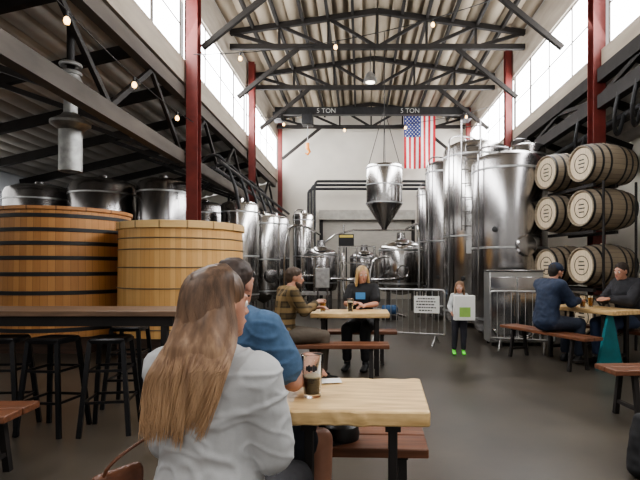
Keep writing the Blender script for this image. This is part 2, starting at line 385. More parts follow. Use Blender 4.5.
kettle(.15,17.4,.5,1.9,'small domed steel kettle at the platform',STEEL2)
o=root('grain_hopper','shiny conical steel grain hopper hung from cables','hopper',(.68,14.0,0))
MB().lathe([(.07,2.35),(.08,2.42),(.49,3.05),(.5,3.1),(.5,4.1),(.48,4.16),(.3,4.2),(.05,4.22)],n=56).obj('vessel',STEEL,parent=o)
for z in(3.1,3.6,4.08): MB().lathe([(.5,z-.02),(.52,z-.015),(.52,z+.015),(.5,z+.02)],n=48,caps=False).obj('band',GALV,parent=o)
for a in(0,90,180,270): MB().rod((.46*math.cos(R(a)),.46*math.sin(R(a)),4.1),(0,0,5.75),.009).obj('cable',DARKST,parent=o)
MB().rod((0,0,5.7),(0,0,7.9),.012).obj('cable',DARKST,parent=o)
def platform(x,y,w,dp,lab,zd=.95,steps=True):
    o=root('brewing_platform',lab,'platform',(x,y,0))
    MB().box((0,0,zd),(w,dp,.08)).obj('deck',GALV,parent=o,smooth=False)
    a=w/2-.05;c=dp/2-.05; zh=zd+1.0
    for px in(-a,0,a):
        for py in(-c,c): MB().rod((px,py,0),(px,py,zh),.025).obj('post',STEEL,parent=o)
    for z in(zd+.5,zh):
        MB().tube([(-a,c,z),(-a,-c,z),(a,-c,z),(a,c,z)],.02).obj('rail',STEEL,parent=o)
    if steps:
        for i in range(4): MB().box((.0,-c-.2-.22*i,zd-.18-.2*i),(.6,.22,.03)).obj('step',GALV,parent=o,smooth=False)
        for px in(-.3,.3): MB().beam((px,-c-.05,zd-.02),(px,-c-.95,.08),.04,.12).obj('stringer',STEEL,parent=o,smooth=False)
platform(-.1,15.6,1.2,1.1,'raised steel work platform with railings and steps')
platform(-1.25,13.9,.8,.6,'small steel step platform in front of the kettle',.6,False)
for p in([(-1.2,14.85,1.0),(-1.2,14.5,1.0),(-.75,13.1,1.0),(.9,13.2,1.0),(1.2,14.1,1.0)],[(-.5,14.4,1.7),(-.45,13.4,1.7),(-.45,13.2,.25),(.6,13.1,.25),(1.2,13.2,0)],[(1.55,13.2,0),(1.55,13.1,.4),(1.55,13.1,2.4),(1.5,13.4,2.5),(1.3,14.1,2.4)],[(-2.0,13.2,0),(-2.0,13.2,2.3),(-1.6,13.4,2.5),(-1.2,14.9,2.3)],[(.25,12.9,0),(.25,12.9,1.5),(.6,13.0,1.6),(.8,14.2,1.6)],[(-1.6,18.5,0),(-1.6,18.5,2.7),(2.0,18.5,2.7)],[(-.6,18.4,2.9),(-.6,18.4,0)]):
    q=root('brew_pipe','polished steel process pipe among the kettles','pipe',(0,0,0)); MB().tube(smoothpath(p,2),.035,10).obj('pipe',STEEL,parent=q)
for x,y,z,w_,h_ in((-.95,12.7,.8,.35,.5),(.0,12.5,.65,.3,.4)):
    o=root('control_cabinet','small grey electrical control cabinet on a steel stand','cabinet',(x,y,0))
    MB().box((0,0,z+h_/2),(w_,.2,h_)).obj('body',PALEST,parent=o,bevel=.01); MB().box((0,-.105,z+h_/2),(w_-.05,.012,h_-.05)).obj('door',GALV,parent=o)
    for s in(-1,1): MB().rod((s*w_*.35,0,0),(s*w_*.35,0,z),.02).obj('leg',STEEL2,parent=o)
o=root('transfer_pump','small blue and steel pump on the floor','pump',(.75,12.6,0))
MB().lathe([(.1,-.2),(.12,-.18),(.12,.15),(.06,.2)],c=(0,0,.25),mat=RY,n=24).obj('motor',M('pump_blue',(.05,.12,.25),.5),parent=o); MB().box((0,0,.05),(.4,.25,.1)).obj('base',DARKST,parent=o)
o=root('menu_board','small black chalkboard with a pale yellow strip on a post','sign',(-.45,16.4,0))
MB().rod((0,0.03,0),(0,0.03,2.3),.02).obj('post',BLACK,parent=o); MB().box((0,0,2.2),(.5,.03,.42)).obj('board',BLACK,parent=o)
MB().box((0,-.02,2.34),(.44,.01,.08)).obj('strip',M('yellow_strip',(.7,.55,.15),.6),parent=o)
FR=M('flag_red',(.5,.03,.04),.8,0,.1);FW=M('flag_white',(.75,.74,.72),.8,0,.05);FB=M('flag_blue',(.03,.045,.18),.8,0,.1)
fw,fh=1.25,2.1; q=MB(); nx=13*4; nz=40
fy=lambda x,z: .05*math.sin(x*9+z*1.2)*(0.4+ (z/ -fh if z<0 else 0))
vs=[]
for j in range(nz+1):
    for i in range(nx+1):
        x=fw*i/nx; z=-fh*j/nz; vs.append((x,fy(x,z),z))
q.v=vs
for j in range(nz):
    for i in range(nx):
        a=j*(nx+1)+i; q.f.append((a,a+1,a+nx+2,a+nx+1)); st=i//4
        q.m.append(2 if (st<7 and j<nz*.4) else (0 if st%2==0 else 1))
for r_ in range(11):
    for c_ in range(5 if r_%2==0 else 4):
        cx=fw*7/13*((c_+.5+(0 if r_%2==0 else .5))/5); cz=-fh*.4*((r_+.6)/11.2)
        pts=[]
        for k in range(10):
            a=math.pi/2+k*math.pi/5; rr=.034 if k%2==0 else .014
            X=cx+rr*math.cos(a);Z=cz+rr*math.sin(a); pts.append((X,fy(X,Z)-.006,Z))
        q.add(pts,[tuple(range(10))],1)
fl=q.obj('flag',[FR,FW,FB],loc=(1.75,19.9,7.35)); tag(fl,'American flag hung vertically in front of the end wall','flag')
fp=root('flag_pole','thin dark rod holding the hanging flag','rod',(1.75,19.9,7.37)); MB().rod((-.1,0,0),(1.35,0,0),.018).obj('rod',DARKST,parent=fp)

# ------------------------------------------------------------ wooden vats
def vat(x,y,rt,rb,zt,zb,ca,cb,hoopmat,hoops,lab,hw,ns,sw):
    o=root('wooden_vat',lab,'vat',(x,y,0))
    rz=lambda z: rb+(rt-rb)*(z-zb)/(zt-zb)
    MB().lathe([(rb-.06,zb),(rb,zb+.01),(rt,zt),(rt-.06,zt),(rt-.06,zt-.12),(.01,zt-.12)],n=96).obj('staves',stave_mat('staves_'+str(int(rt*100)),ca,cb,ns,seam=tuple(c*.45 for c in ca),sw=sw),parent=o)
    for h in hoops: MB().lathe([(rz(h)+.002,h),(rz(h)+.014,h+.005),(rz(h+hw)+.014,h+hw-.005),(rz(h+hw)+.002,h+hw)],n=96,caps=False).obj('hoop',hoopmat,parent=o)
    for a in range(3): MB().box((0,-.6+.6*a,zb/2),(rb*1.5,.2,zb)).obj('support_beam',DKWOOD,parent=o,smooth=False)
    return o
v1=vat(-4.88,8.3,.98,1.03,2.2,.25,(.38,.165,.05),(.58,.3,.11),BLACK,[.35,.62,.9,1.18,1.42,1.64,1.84,2.05],'big golden-orange oak vat with black steel hoops',.06,64,.6)
v2=vat(-2.8,7.9,.92,.94,1.9,.3,(.56,.3,.1),(.74,.47,.2),M('grey_brown_hoop',(.2,.15,.1),.4,.4),[.42,.7,1.0,1.3,1.56,1.72],'honey-coloured oak vat with thin hoops and pale rim',.018,80,.45)
MB().lathe([(.92,1.86),(.955,1.87),(.955,1.97),(.89,1.98),(.89,1.86)],n=96,caps=False).obj('rim',stave_mat('pale_rim',(.64,.41,.17),(.78,.55,.27),16),parent=v2)
MB().lathe([(.99,2.16),(1.01,2.17),(1.01,2.22),(.9,2.23),(.9,2.16)],n=96,caps=False).obj('rim',stave_mat('orange_rim',(.42,.19,.07),(.56,.28,.11),16),parent=v1)

# ------------------------------------------------------------ barrels
BST=stave_mat('barrel_staves',(.17,.135,.1),(.34,.28,.2),26,seam=(.05,.04,.03),rough=.65); BHD=M('barrel_head_wood',(.6,.5,.36),.6,0,.2,5,(1,9,1)); HOOP=M('barrel_hoop',(.04,.04,.042),.45,.5,.3)
def barrel(x,y,z,ang,lab):
    o=root('oak_barrel',lab,'barrel',(x,y,z),group='oak barrels on the rack'); o.rotation_euler=(0,R(-90),R(ang))
    Lh=.45; pr=lambda t: .345-.06*(t/Lh)**2
    MB().lathe([(.25,-Lh+.03),(.266,-Lh)]+[(pr(-Lh+2*Lh*i/14),-Lh+2*Lh*i/14) for i in range(15)]+[(.266,Lh),(.25,Lh-.03)],n=48,caps=False).obj('staves',BST,parent=o)
    for s in(-1,1):
        MB().lathe([(.001,s*(Lh-.03)),(.268,s*(Lh-.03)),(.268,s*(Lh-.045)),(.001,s*(Lh-.045))],n=40,caps=False).obj('barrel_head',BHD,parent=o)
        for t0 in(.41,.27,.13):
            a=t0*s; b_=(t0+.033)*s; MB().lathe([(pr(a)+.002,a),(pr(a)+.006,a),(pr(b_)+.006,b_),(pr(b_)+.002,b_)],n=48,caps=False).obj('hoop',HOOP,parent=o)
    q=MB(); q.torus((0,0,Lh-.028),.15,.007,n=32,k=4)
    for k in range(3): q.box((.06-.06*k,0,Lh-.028),(.018,.14-.03*abs(k-1),.004))
    q.obj('stamp',BLACK,parent=o)
    MB().lathe([(.04,.0),(.03,.02),(.001,.02)],n=12,mat=RY).obj('bung',BHD,parent=o,loc=(.34,0,0))
    return o
zs=[.52,1.34,2.25,2.96]; first=None
for cx,cy in((3.93,8.1),(3.64,8.83)):
    for z in zs:
        if first is None: first=barrel(cx,cy,z,18,'weathered grey-brown oak barrel with black hoops lying on the rack')
        else:
            c=dup(first,(cx,cy,z)); c.rotation_euler=first.rotation_euler
rk=root('barrel_rack','dark steel rack stacked with oak barrels','rack',(3.85,8.5,0))
for z in[.12,.95,1.87,2.6]:
    for dx,dy in((-.2,-.12),(.22,.02)):
        MB().beam((dx-.0,dy-.6,z),(dx-.25,dy+.62,z),.05,.05).obj('cradle_bar',DARKST,parent=rk,smooth=False)
for dx,dy in((-.1,-.8),(.5,-.62),(-.55,.72)):
    MB().rod((dx,dy,0),(dx,dy,2.65),.02).obj('upright',DARKST,parent=rk)

o=root('steel_cabinet','grey stainless steel box unit with double doors beside the fermenter','cabinet',(2.6,8.5,0))
MB().box((0,.0,.65),(.9,.4,1.18)).obj('body',PALEST,parent=o,bevel=.015)
for x in(-.225,.225):
    d=MB().box((x,-.212,.62),(.43,.02,1.06)).obj('door',STEEL,parent=o,bevel=.006); MB().rod((x*.2,-.24,.5),(x*.2,-.24,.85),.01).obj('handle',STEEL2,parent=d)
MB().box((0,0,1.255),(.94,.44,.03)).obj('top',STEEL2,parent=o,bevel=.008)
for x in(-.38,.38):
    for y in(-.15,.15): MB().rod((x,y,0),(x,y,.08),.025).obj('foot',BLACK,parent=o)
MB().tube(smoothpath([(-.4,-.22,.3),(-.4,-.3,.3),(-.3,-.32,.15),(.2,-.32,.12),(.3,-.22,.3)],2),.018).obj('hose',STEEL,parent=o)

# ------------------------------------------------------------ barriers
def barrier(x0,y0,x1,y1,lab,sign=False):
    d=Vector((x1-x0,y1-y0,0)); ln=d.length; a=math.atan2(d.y,d.x)
    o=root('crowd_barrier',lab,'barrier',(x0,y0,0),a,group='crowd barriers')
    T=.93
    MB().tube(smoothpath([(0,0,.18),(0,0,T-.12),(.0,0,T),(.13,0,T),(ln-.13,0,T),(ln,0,T),(ln,0,T-.12),(ln,0,.18)],2),.018).obj('frame',GALV,parent=o)
    MB().rod((0,0,.18),(ln,0,.18),.014).obj('rail',GALV,parent=o)
    k=int(ln/.1); base=None
    for i in range(1,k):
        b_=MB().rod((0,0,.18),(0,0,T),.007,n=6).obj('bar',GALV,parent=o) if base is None else base.copy()
        if base is None: base=b_
        else: COL.objects.link(b_); b_.parent=o
        b_.location=(ln*i/k,0,0)
    for x in(.15,ln-.15): MB().tube(smoothpath([(x,-.28,.012),(x,-.2,.03),(x,0,.18),(x,.2,.03),(x,.28,.012)],1),.014).obj('foot',GALV,parent=o)
    if sign:
        MB().box((ln*.78,-.03,.68),(.44,.012,.29)).obj('sign_board',WHITE,parent=o)
        q=MB()
        for z,w_ in((.78,.3),(.73,.36),(.68,.34),(.63,.36),(.58,.26)):
            x=ln*.78-w_/2
            while x<ln*.78+w_/2-.03:
                l_=random.uniform(.02,.05); q.box((x+l_/2,-.038,z),(l_,.003,.02)); x+=l_+.014
        q.obj('lettering',BLACK,parent=o,smooth=False)
    return o
barrier(2.1,8.05,3.0,7.7,'galvanised crowd-control barrier in front of the steel cabinet')
barrier(.15,8.9,1.42,8.4,'galvanised crowd-control barrier carrying a pale notice',True)

# ------------------------------------------------------------ furniture
def slab(l,w,t,seed,amp=.012):
    pts=[]; n=24
    for i in range(n+1): pts.append((-l/2+l*i/n,-w/2+amp*noise.noise(Vector((i*.4,seed,0)))*2))
    for i in range(n+1): pts.append((l/2-l*i/n,w/2+amp*noise.noise(Vector((i*.4,seed,9)))*2))
    k=len(pts); q=MB(); q.add([(x,y,0) for x,y in pts]+[(x*1.0,y*.985,-t) for x,y in pts],[tuple(range(k)),tuple(range(2*k-1,k-1,-1))]+[(i,(i+1)%k,(i+1)%k+k,i+k) for i in range(k)]); return q
def table(x,y,l,w,rot,lab,zt=.76,inset=.22,legm=DARKST,t=.06,mat=TABLEW,seed=3,lw=.05):
    o=root('wooden_table',lab,'table',(x,y,0),rot)
    slab(l,w,t,seed).obj('table_top',mat,parent=o,loc=(0,0,zt),bevel=.008)
    for s in(-1,1):
        X=s*(l/2-inset)
        for yy in(-w*.36,w*.36): MB().box((X,yy,(zt-t)/2),(lw,lw,zt-t)).obj('leg',legm,parent=o,bevel=.004)
        MB().box((X,0,zt-t-.02),(.06,w*.8,.03)).obj('crossbar',legm,parent=o)
        MB().box((X,0,.15),(.04,w*.7,.04)).obj('crossbar',legm,parent=o)
    return o
def bench(x,y,l,w,rot,lab,zt=.45,mat=BENCHW,inset=.2):
    o=root('wooden_bench',lab,'bench',(x,y,0),rot)
    for s in(-1,1): MB().box((0,s*w*.255,zt-.022),(l,w*.48,.044)).obj('seat_plank',mat,parent=o,bevel=.006)
    for s in(-1,1):
        X=s*(l/2-inset)
        for yy in(-1,1): MB().beam((X,yy*w*.3,zt-.05),(X,yy*w*.5,0),.04,.04).obj('leg',DARKST,parent=o,smooth=False)
        MB().box((X,0,zt-.055),(.05,w*.8,.02)).obj('crossbar',DARKST,parent=o)
        MB().box((X,0,.12),(.03,w*.85,.03)).obj('crossbar',DARKST,parent=o)
    return o
table(-.025,2.17,.61,.57,R(-3),'thick pale maple table with live edge and black steel legs',inset=.14,t=.06,lw=.035)
bench(-.02,2.56,.7,.42,R(-2),'wide reddish brown bench on the far side of the maple table',inset=.12)
bench(-.56,1.75,1.45,.32,R(90),'reddish brown bench the seated couple share')
table(-.12,6.25,.95,.58,0,'pale maple table shared by the man in plaid and blonde woman',inset=.15,seed=5)
bench(-.35,5.65,1.35,.3,0,'reddish brown bench in front of the maple table')
bench(-.15,6.85,1.3,.3,0,'reddish brown bench behind the maple table')
bench(2.55,6.85,1.65,.3,R(-69),'dark reddish bench holding the man in the navy jacket',inset=.25)
tt=table(3.17,7.0,1.4,.55,R(-69),'pale wooden table with a teal trestle panel',seed=8)
q=MB(); q.add([(.5,-.36,0),(.5,.08,0),(.5,-.1,.69),(.5,-.18,.69),(.54,-.36,0),(.54,.08,0),(.54,-.1,.69),(.54,-.18,.69)],[(0,1,2,3),(7,6,5,4),(0,4,5,1),(1,5,6,2),(2,6,7,3),(3,7,4,0)])
q.obj('trestle_panel',TEAL,parent=tt,smooth=False)
bench(3.72,6.95,1.4,.3,R(-69),'dark reddish bench holding the person in the black jacket',inset=.25)
bench(2.9,4.35,1.6,.34,R(4),'empty reddish brown bench with black angled legs')
bench(-2.72,3.0,1.35,.36,R(3),'empty reddish brown bench near the bar stools')
o=root('high_table','long brown high table with steel posts beside the stools','table',(-2.45,4.3,0))
MB().box((0,0,.93),(1.95,.55,.045)).obj('table_top',MIDWOOD,parent=o,bevel=.006)
MB().box((0,0,.865),(1.85,.46,.08)).obj('apron',DARKST,parent=o)
for x in(-.85,.85):
    for y in(-.2,.2): MB().box((x,y,.415),(.05,.05,.83)).obj('leg',DARKST,parent=o)
def stool(x,y,rot,lab):
    o=root('bar_stool',lab,'stool',(x,y,0),rot,group='black metal bar stools')
    q=MB(); s=.14; pr=[]
    for (a,z) in((s,.71),(s+.004,.738),(s-.008,.75),(s-.04,.744),(.02,.74)):
        ring=[]
        for k in range(24):
            t=2*math.pi*k/24; c,sn=math.cos(t),math.sin(t); f=1/((abs(c)**8+abs(sn)**8)**.125); ring.append((a*c*f,a*sn*f,z))
        pr.append(ring)
    vs=sum(pr,[]); fs=[(i*24+k,i*24+(k+1)%24,(i+1)*24+(k+1)%24,(i+1)*24+k) for i in range(4) for k in range(24)]; fs.append(tuple(96+k for k in range(24)))
    q.add(vs,fs); q.obj('seat',BLKSEAT,parent=o)
    for i in(-1,1):
        for j in(-1,1): MB().beam((i*.12,j*.12,.73),(i*.18,j*.18,0),.034,.024).obj('leg',BLKSEAT,parent=o)
    for z,k in((.26,.158),(.5,.138)):
        for i in(-1,1):
            MB().box((0,i*k,z),(2*k,.012,.02)).obj('rung',BLKSEAT,parent=o); MB().box((i*k,0,z),(.012,2*k,.02)).obj('rung',BLKSEAT,parent=o)
    return o
s1=stool(-2.86,4.02,R(8),'slim backless black metal bar stool at the high table')
dup(s1,(-2.45,4.0,0),R(-6)); dup(s1,(-2.0,4.02,0),R(10)); dup(s1,(-2.2,4.78,0),R(4))

BEER=M('dark_beer',(.02,.008,.004),.1,0,.1); GL=glass('clear_glass',(.9,.92,.92),.01); AMB=M('amber_beer',(.45,.17,.02),.15,0,.1); FOAM=M('foam',(.7,.6,.45),.8); PRINT=M('glass_print',(.03,.03,.035),.5)
def pint(x,y,z,fill,liq,lab,h=.16,ro=.043,rb=.031):
    o=root('pint_glass',lab,'glass',(x,y,z))
    MB().lathe([(.001,0),(rb,0),(ro,h),(ro-.003,h+.001),(ro-.004,h-.001),(rb-.003,.014),(.001,.014)],n=32,caps=False).obj('glass_wall',GL,parent=o)
    rf=rb-.005+(ro-rb)*(fill)
    MB().lathe([(rb-.005,.015),(rf,h*fill),(rf,h*fill+.001)],n=32).obj('beer',liq,parent=o)
    MB().lathe([(rf,h*fill+.001),(rf,h*fill+.006)],n=32).obj('foam',FOAM,parent=o)
    return o
pg=pint(-.2,2.1,.761,.45,BEER,'pint glass half filled with dark stout on the maple table',h=.178,ro=.047,rb=.035)
q=MB()
for k in range(5):
    a=R(-90-24+12*k); rr=.0445; q.box((rr*math.cos(a),rr*math.sin(a),.125),(.0015,.009,.028 if k%2 else .018),Matrix.Rotation(a,3,'Z'))
q.obj('printed_badge',PRINT,parent=pg,smooth=False)
pint(-.46,6.2,.76,.75,AMB,'pint glass of amber beer by the man in plaid')
pint(-.12,6.2,.76,.7,BEER,'pint glass of dark beer by the blonde woman')
pint(3.05,6.85,.76,.7,AMB,'pint glass of amber beer on the pale table')
pint(3.22,6.98,.76,.8,AMB,'pint glass of golden beer on the pale table')
q=MB(); vs=[];fs=[]
for j in range(5):
    for i in range(5): vs.append((i*.04,j*.025,.004+.006*noise.noise(Vector((i,j,3)))))
for j in range(4):
    for i in range(4): a=j*5+i; fs.append((a,a+1,a+6,a+5))
q.add(vs,fs); tag(q.obj('paper_napkin',WHITE,loc=(-.24,2.3,.763),rotz=R(10)),'crumpled white paper napkin on the maple table','napkin')
o=root('baseball_cap','black fabric cap lying on the reddish bench','cap',(-.09,2.5,.45))
MB().lathe([(.085,0),(.088,.03),(.08,.065),(.05,.09),(.001,.098)],n=28).obj('crown',BLACK,parent=o)
q=MB(); q.lathe([(.001,.004),(.1,.0),(.1,.008),(.001,.014)],n=28,c=(-.06,-.02,0)); q.obj('brim',BLACK,parent=o)

def duct(x,y,lab):
    o=root('ventilation_duct',lab,'duct',(x,y,0))
    DG=M('dull_duct_metal',(.36,.36,.35),.5,.8,.25,9)
    MB().lathe([(.13,2.65),(.15,2.65),(.15,3.22),(.13,3.22)],n=32,caps=False).obj('pipe_section',DG,parent=o)
    MB().lathe([(.14,3.22),(.26,3.3),(.26,3.34),(.13,3.42),(.1,3.46)],n=32).obj('flange',DG,parent=o)
    MB().lathe([(.09,3.42),(.09,3.85)],n=20).obj('pipe_section',DG,parent=o)
    MB().lathe([(.22,3.75),(.2,3.82),(.12,3.98),(.12,4.05)],n=32).obj('cone_cap',DG,parent=o)
    for z in(4.02,4.14): MB().torus((0,0,z),.12,.03).obj('collar',DG,parent=o)
    MB().lathe([(.05,4.1),(.05,4.82)],n=20).obj('hanger_pipe',DARKST,parent=o)
duct(-4.05,7.0,'dull galvanised vent duct with flange hanging from the lean-to roof')

BULB=emis('warm_bulb',(1,.62,.25),6)
def stringl(a,b_,n,sag,lab):
    o=root('string_lights',lab,'lights',(0,0,0)); a=Vector(a);b_=Vector(b_)
    P=lambda t: a.lerp(b_,t)-Vector((0,0,sag*4*t*(1-t)))
    MB().tube([P(i/30) for i in range(31)],.008,6).obj('cable',BLACK,parent=o)
    for i in range(n):
        p=P((i+.5)/n)
        MB().rod(p,p-Vector((0,0,.07)),.018).obj('socket',BLACK,parent=o)
        MB().lathe([(.001,-.16),(.025,-.15),(.036,-.12),(.03,-.09),(.014,-.07)],c=p,n=14).obj('bulb',BULB,parent=o)
stringl((XL+.1,4.8,4.3),(XL+.2,9.6,4.1),3,.15,'string of warm bulbs along the weathered girder')
stringl((XL+.2,9.6,5.4),(XR-.2,9.2,6.9),4,.4,'string of warm bulbs sagging across the hall')
stringl((XL+.2,15,5.9),(XR-.2,15,6.2),4,.5,'string of warm bulbs sagging across the hall')
o=root('pendant_lamp','industrial dome lamp hanging under the roof truss','lamp',(.3,14.6,0))
MB().rod((0,0,7.9),(0,0,7.0),.012).obj('rod',BLACK,parent=o); MB().lathe([(.2,6.72),(.19,6.78),(.12,6.95),(.06,7.02)],n=28).obj('lamp_shade',GALV,parent=o); MB().lathe([(.001,6.7),(.13,6.715),(.13,6.725)],n=24).obj('bulb',emis('lamp_bulb',(1,.9,.7),6),parent=o)

# ------------------------------------------------------------ people
_ico=bmesh.new(); bmesh.ops.create_icosphere(_ico,subdivisions=3,radius=1); ICO=[v.co.copy() for v in _ico.verts]; _ico.free()
def blob(name,hulls,voxel,mat,parent,smooth=3,wr=0,wf=10,wz=1,ridge=False):
    bm=bmesh.new()
    for h in hulls:
        hb=bmesh.new()
        for e in h:
            c=Vector(e[0]); r=e[1]; r=(r,r,r) if not isinstance(r,(tuple,list)) else r; mt=e[2] if len(e)>2 else None
            for p in ICO:
                q=Vector((p.x*r[0],p.y*r[1],p.z*r[2]))
                if mt is not None: q=mt@q
                hb.verts.new(c+q)
        res=bmesh.ops.convex_hull(hb,input=hb.verts)
        bad=[g for g in res['geom_interior']+res['geom_unused'] if isinstance(g,bmesh.types.BMVert)]
        bmesh.ops.delete(hb,geom=list(set(bad)),context='VERTS')
        loose=[v for v in hb.verts if not v.link_faces]
        bmesh.ops.delete(hb,geom=loose,context='VERTS')
        me=bpy.data.meshes.new('t'); hb.to_mesh(me); hb.free(); bm.from_mesh(me); bpy.data.meshes.remove(me)
    me=bpy.data.meshes.new(name); bm.to_mesh(me); bm.free()
    o=bpy.data.objects.new(name,me); COL.objects.link(o)
    rm=o.modifiers.new('r','REMESH'); rm.mode='VOXEL'; rm.voxel_size=voxel
    if smooth: sm=o.modifiers.new('s','SMOOTH'); sm.iterations=smooth; sm.factor=.5
    dg=bpy.context.evaluated_depsgraph_get(); dg.update(); me2=bpy.data.meshes.new_from_object(o.evaluated_get(dg))
    o.modifiers.clear(); o.data=me2; bpy.data.meshes.remove(me)
    if wr:
        ns=[v.normal.copy() for v in me2.vertices]
        for v,nn in zip(me2.vertices,ns):
            c=v.co
            if ridge:
                wp=noise.noise(Vector((c.x*4,c.y*4,c.z*4)))*.5
                n1=noise.noise(Vector((c.x*6+c.z*3+wp,c.y*6,c.z*10-c.x*4+wp*2)))
                n2=noise.noise(Vector((c.x*9-c.z*5+7,c.y*9,c.z*14+c.x*6)))
                k=.9*noise.noise(Vector((c.x*5,c.y*5,c.z*5)))+1.0*math.exp(-(n1*9)**2)+.6*math.exp(-(n2*10)**2)
            else:
                k=noise.noise(Vector((c.x*wf,c.y*wf,c.z*wf*wz)))+.5*noise.noise(Vector((c.x*wf*2.3+5,c.y*wf*2.3,c.z*wf*2.3*wz)))
            v.co=c+nn*k*wr
    me2.materials.clear(); me2.materials.append(mat)
    for p in me2.polygons: p.use_smooth=True
    o.parent=parent; return o
def V(*a): return Vector(a)
def hand(w,d,nrm,thumb,s=1.0,curl=.6):
    w=Vector(w); d=Vector(d).normalized(); nrm=Vector(nrm); nrm=(nrm-d*nrm.dot(d)).normalized(); sd=d.cross(nrm).normalized()*thumb
    H=[]
    H.append([(w,.024*s),(w+d*.02*s+sd*.02*s,.018*s),(w+d*.085*s+sd*.03*s,.013*s),(w+d*.085*s-sd*.03*s,.012*s),(w+d*.02*s-sd*.018*s,.017*s)])
    for off,ln in((.031,.07),(.011,.08),(-.011,.075),(-.031,.058)):
        a=w+d*.085*s+sd*off*s; b_=a+(d*.9+nrm*curl*.4).normalized()*ln*.5*s; c=b_+(d*(1-curl*.6)+nrm*curl).normalized()*ln*.55*s
        H.append([(a,.0105*s),(b_,.0095*s)]); H.append([(b_,.0095*s),(c,.0075*s)])
    a=w+d*.025*s+sd*.025*s; b_=a+(d*.6+sd*.7+nrm*.2).normalized()*.045*s; c=b_+(d*.9+sd*.1+nrm*.3).normalized()*.035*s
    H.append([(a,.015*s),(b_,.0115*s)]); H.append([(b_,.0115*s),(c,.009*s)])
    return H
SKIN=M('skin',(.48,.25,.175),.5,0,.08,14); EYEW=M('eye_white',(.75,.73,.7),.3,0,.02); IRIS=M('iris_dark',(.03,.02,.015),.2,0,.02); LIP=M('lips',(.4,.12,.1),.45,0,.05)
def person(label,loc,yaw,top,trousers,hairm,J=None,hair='short',sleeve='long',legs='long',head=(0,0),fem=False,scale=1,hs=1.0,vox=.008,shoem=BLACK,topname='shirt',gap=.016,wr=.006,skin=SKIN,cap=None,beard=None,curl=.6,wz=1,ridge=False):
    P=dict(pel=(0,0,.56),wa=(0,.01,.73),ch=(0,.01,.92),nk=(0,.01,1.07),hd=(0,.04,1.205),shA=(.175,0,1.03),shB=(-.175,0,1.03),elA=(.23,.12,.8),elB=(-.23,.12,.8),wrA=(.1,.33,.8),wrB=(-.1,.33,.8),
      hiA=(.09,.02,.55),hiB=(-.09,.02,.55),knA=(.12,.44,.52),knB=(-.12,.44,.52),anA=(.12,.42,.09),anB=(-.12,.42,.09),hdA=None,hdB=None,nA=(0,0,-1),nB=(0,0,-1),foot=(0,1,0))
    if fem: P.update(shA=(.15,0,1.02),shB=(-.15,0,1.02))
    if J: P.update(J)
    P={k:(Vector(v) if v is not None else None) for k,v in P.items()}
    o=root('person',label,'person',loc,yaw); o.scale=(scale,)*3
    cw=.155 if not fem else .135; ww=.14 if not fem else .118; pw=.165 if not fem else .17
    def torso(g): return [[(P['pel'],(pw+g,.12+g,.10+g)),(P['wa'],(ww+g,.1+g,.08+g))],[(P['wa'],(ww+g,.1+g,.08+g)),(P['ch'],(cw+g,.115+g,.12+g))],
        [(P['ch'],(cw+g,.115+g,.12+g)),(P['shA'],.05+g),(P['shB'],.05+g),(P['nk'],(.055+g,.055+g,.02+g))]]
    H=Matrix.Rotation(head[0],3,'Z')@Matrix.Rotation(head[1],3,'X'); hd=P['hd']
    hp=lambda x,y,z: hd+H@(Vector((x,y,z))*hs)
    def E(x,y,z,r): 
        r=(r,)*3 if not isinstance(r,tuple) else r
        return (hp(x,y,z),tuple(k*hs for k in r),H)
    B=torso(0)+[[(P['nk'],.052),(P['nk']+V(0,0,-.05),.06),(hp(0,-.01,-.05),.05)]]
    B+=[[E(0,-.012,.028,(.073,.092,.083)),E(0,.02,0,(.066,.068,.06))],[E(0,.02,0,(.066,.066,.055)),E(0,.05,-.065,(.042,.038,.036))],[E(0,.086,.005,.009),E(0,.104,-.026,.0125)],[E(-.011,.094,-.03,.0085),E(.011,.094,-.03,.0085)],
        [E(0,.074,-.088,.018)],[E(-.018,.084,-.054,(.012,.008,.007)),E(.018,.084,-.054,(.012,.008,.007))],[E(-.04,.07,.022,.013),E(.04,.07,.022,.013)],[E(.074,-.004,-.005,(.009,.017,.03))],[E(-.074,-.004,-.005,(.009,.017,.03))]]
    for s in'AB':
        sh,el,wt=P['sh'+s],P['el'+s],P['wr'+s]
        B+=[[(sh,.05),(el,.038)],[(el,.04),(el.lerp(wt,.35),.038),(wt,.025)]]
        hdv=P['hd'+s] or (wt-el)
        B+=hand(wt,hdv,P['n'+s],(-1 if s=='A' else 1),1.0 if not fem else .9,curl)
        hi,kn,an=P['hi'+s],P['kn'+s],P['an'+s]
        B+=[[(hi,.085),(kn,.055)],[(kn,.056),(kn.lerp(an,.35),.053)],[(kn.lerp(an,.35),.053),(an,.036)],[(an,.038),(an+V(0,-.03,-.05),.03)],[(an+V(0,0,-.04),.035),(an+P['foot']*.14+V(0,0,-.065),(.04,.05,.022))]]
    blob('body',B,vox,skin,o,3)
    for x in(-.031,.031):
        e=blob('eye',[[E(x,.076,.003,.0125)]],.004,EYEW,o,0); blob('iris',[[E(x,.0865,.003,.0052)]],.002,IRIS,e,0)
        blob('eyebrow',[[E(x-.012,.086,.027,.0035),E(x+.012,.086,.027,.0035)]],.0025,hairm,o,0)
    blob('lips',[[E(-.015,.0905,-.054,(.006,.004,.004)),E(.015,.0905,-.054,(.006,.004,.004)),E(0,.094,-.054,(.008,.004,.0065))]],.0025,LIP,o,0)
    g=gap; T=torso(g)
    for s in'AB':
        sh,el,wt=P['sh'+s],P['el'+s],P['wr'+s]
        if sleeve=='long': T+=[[(sh,.054+g),(el,.042+g)],[(el,.044+g),(el.lerp(wt,.9),.032+g*.6)]]
        else: T+=[[(sh,.056+g),(sh.lerp(el,.68),.052+g)]]
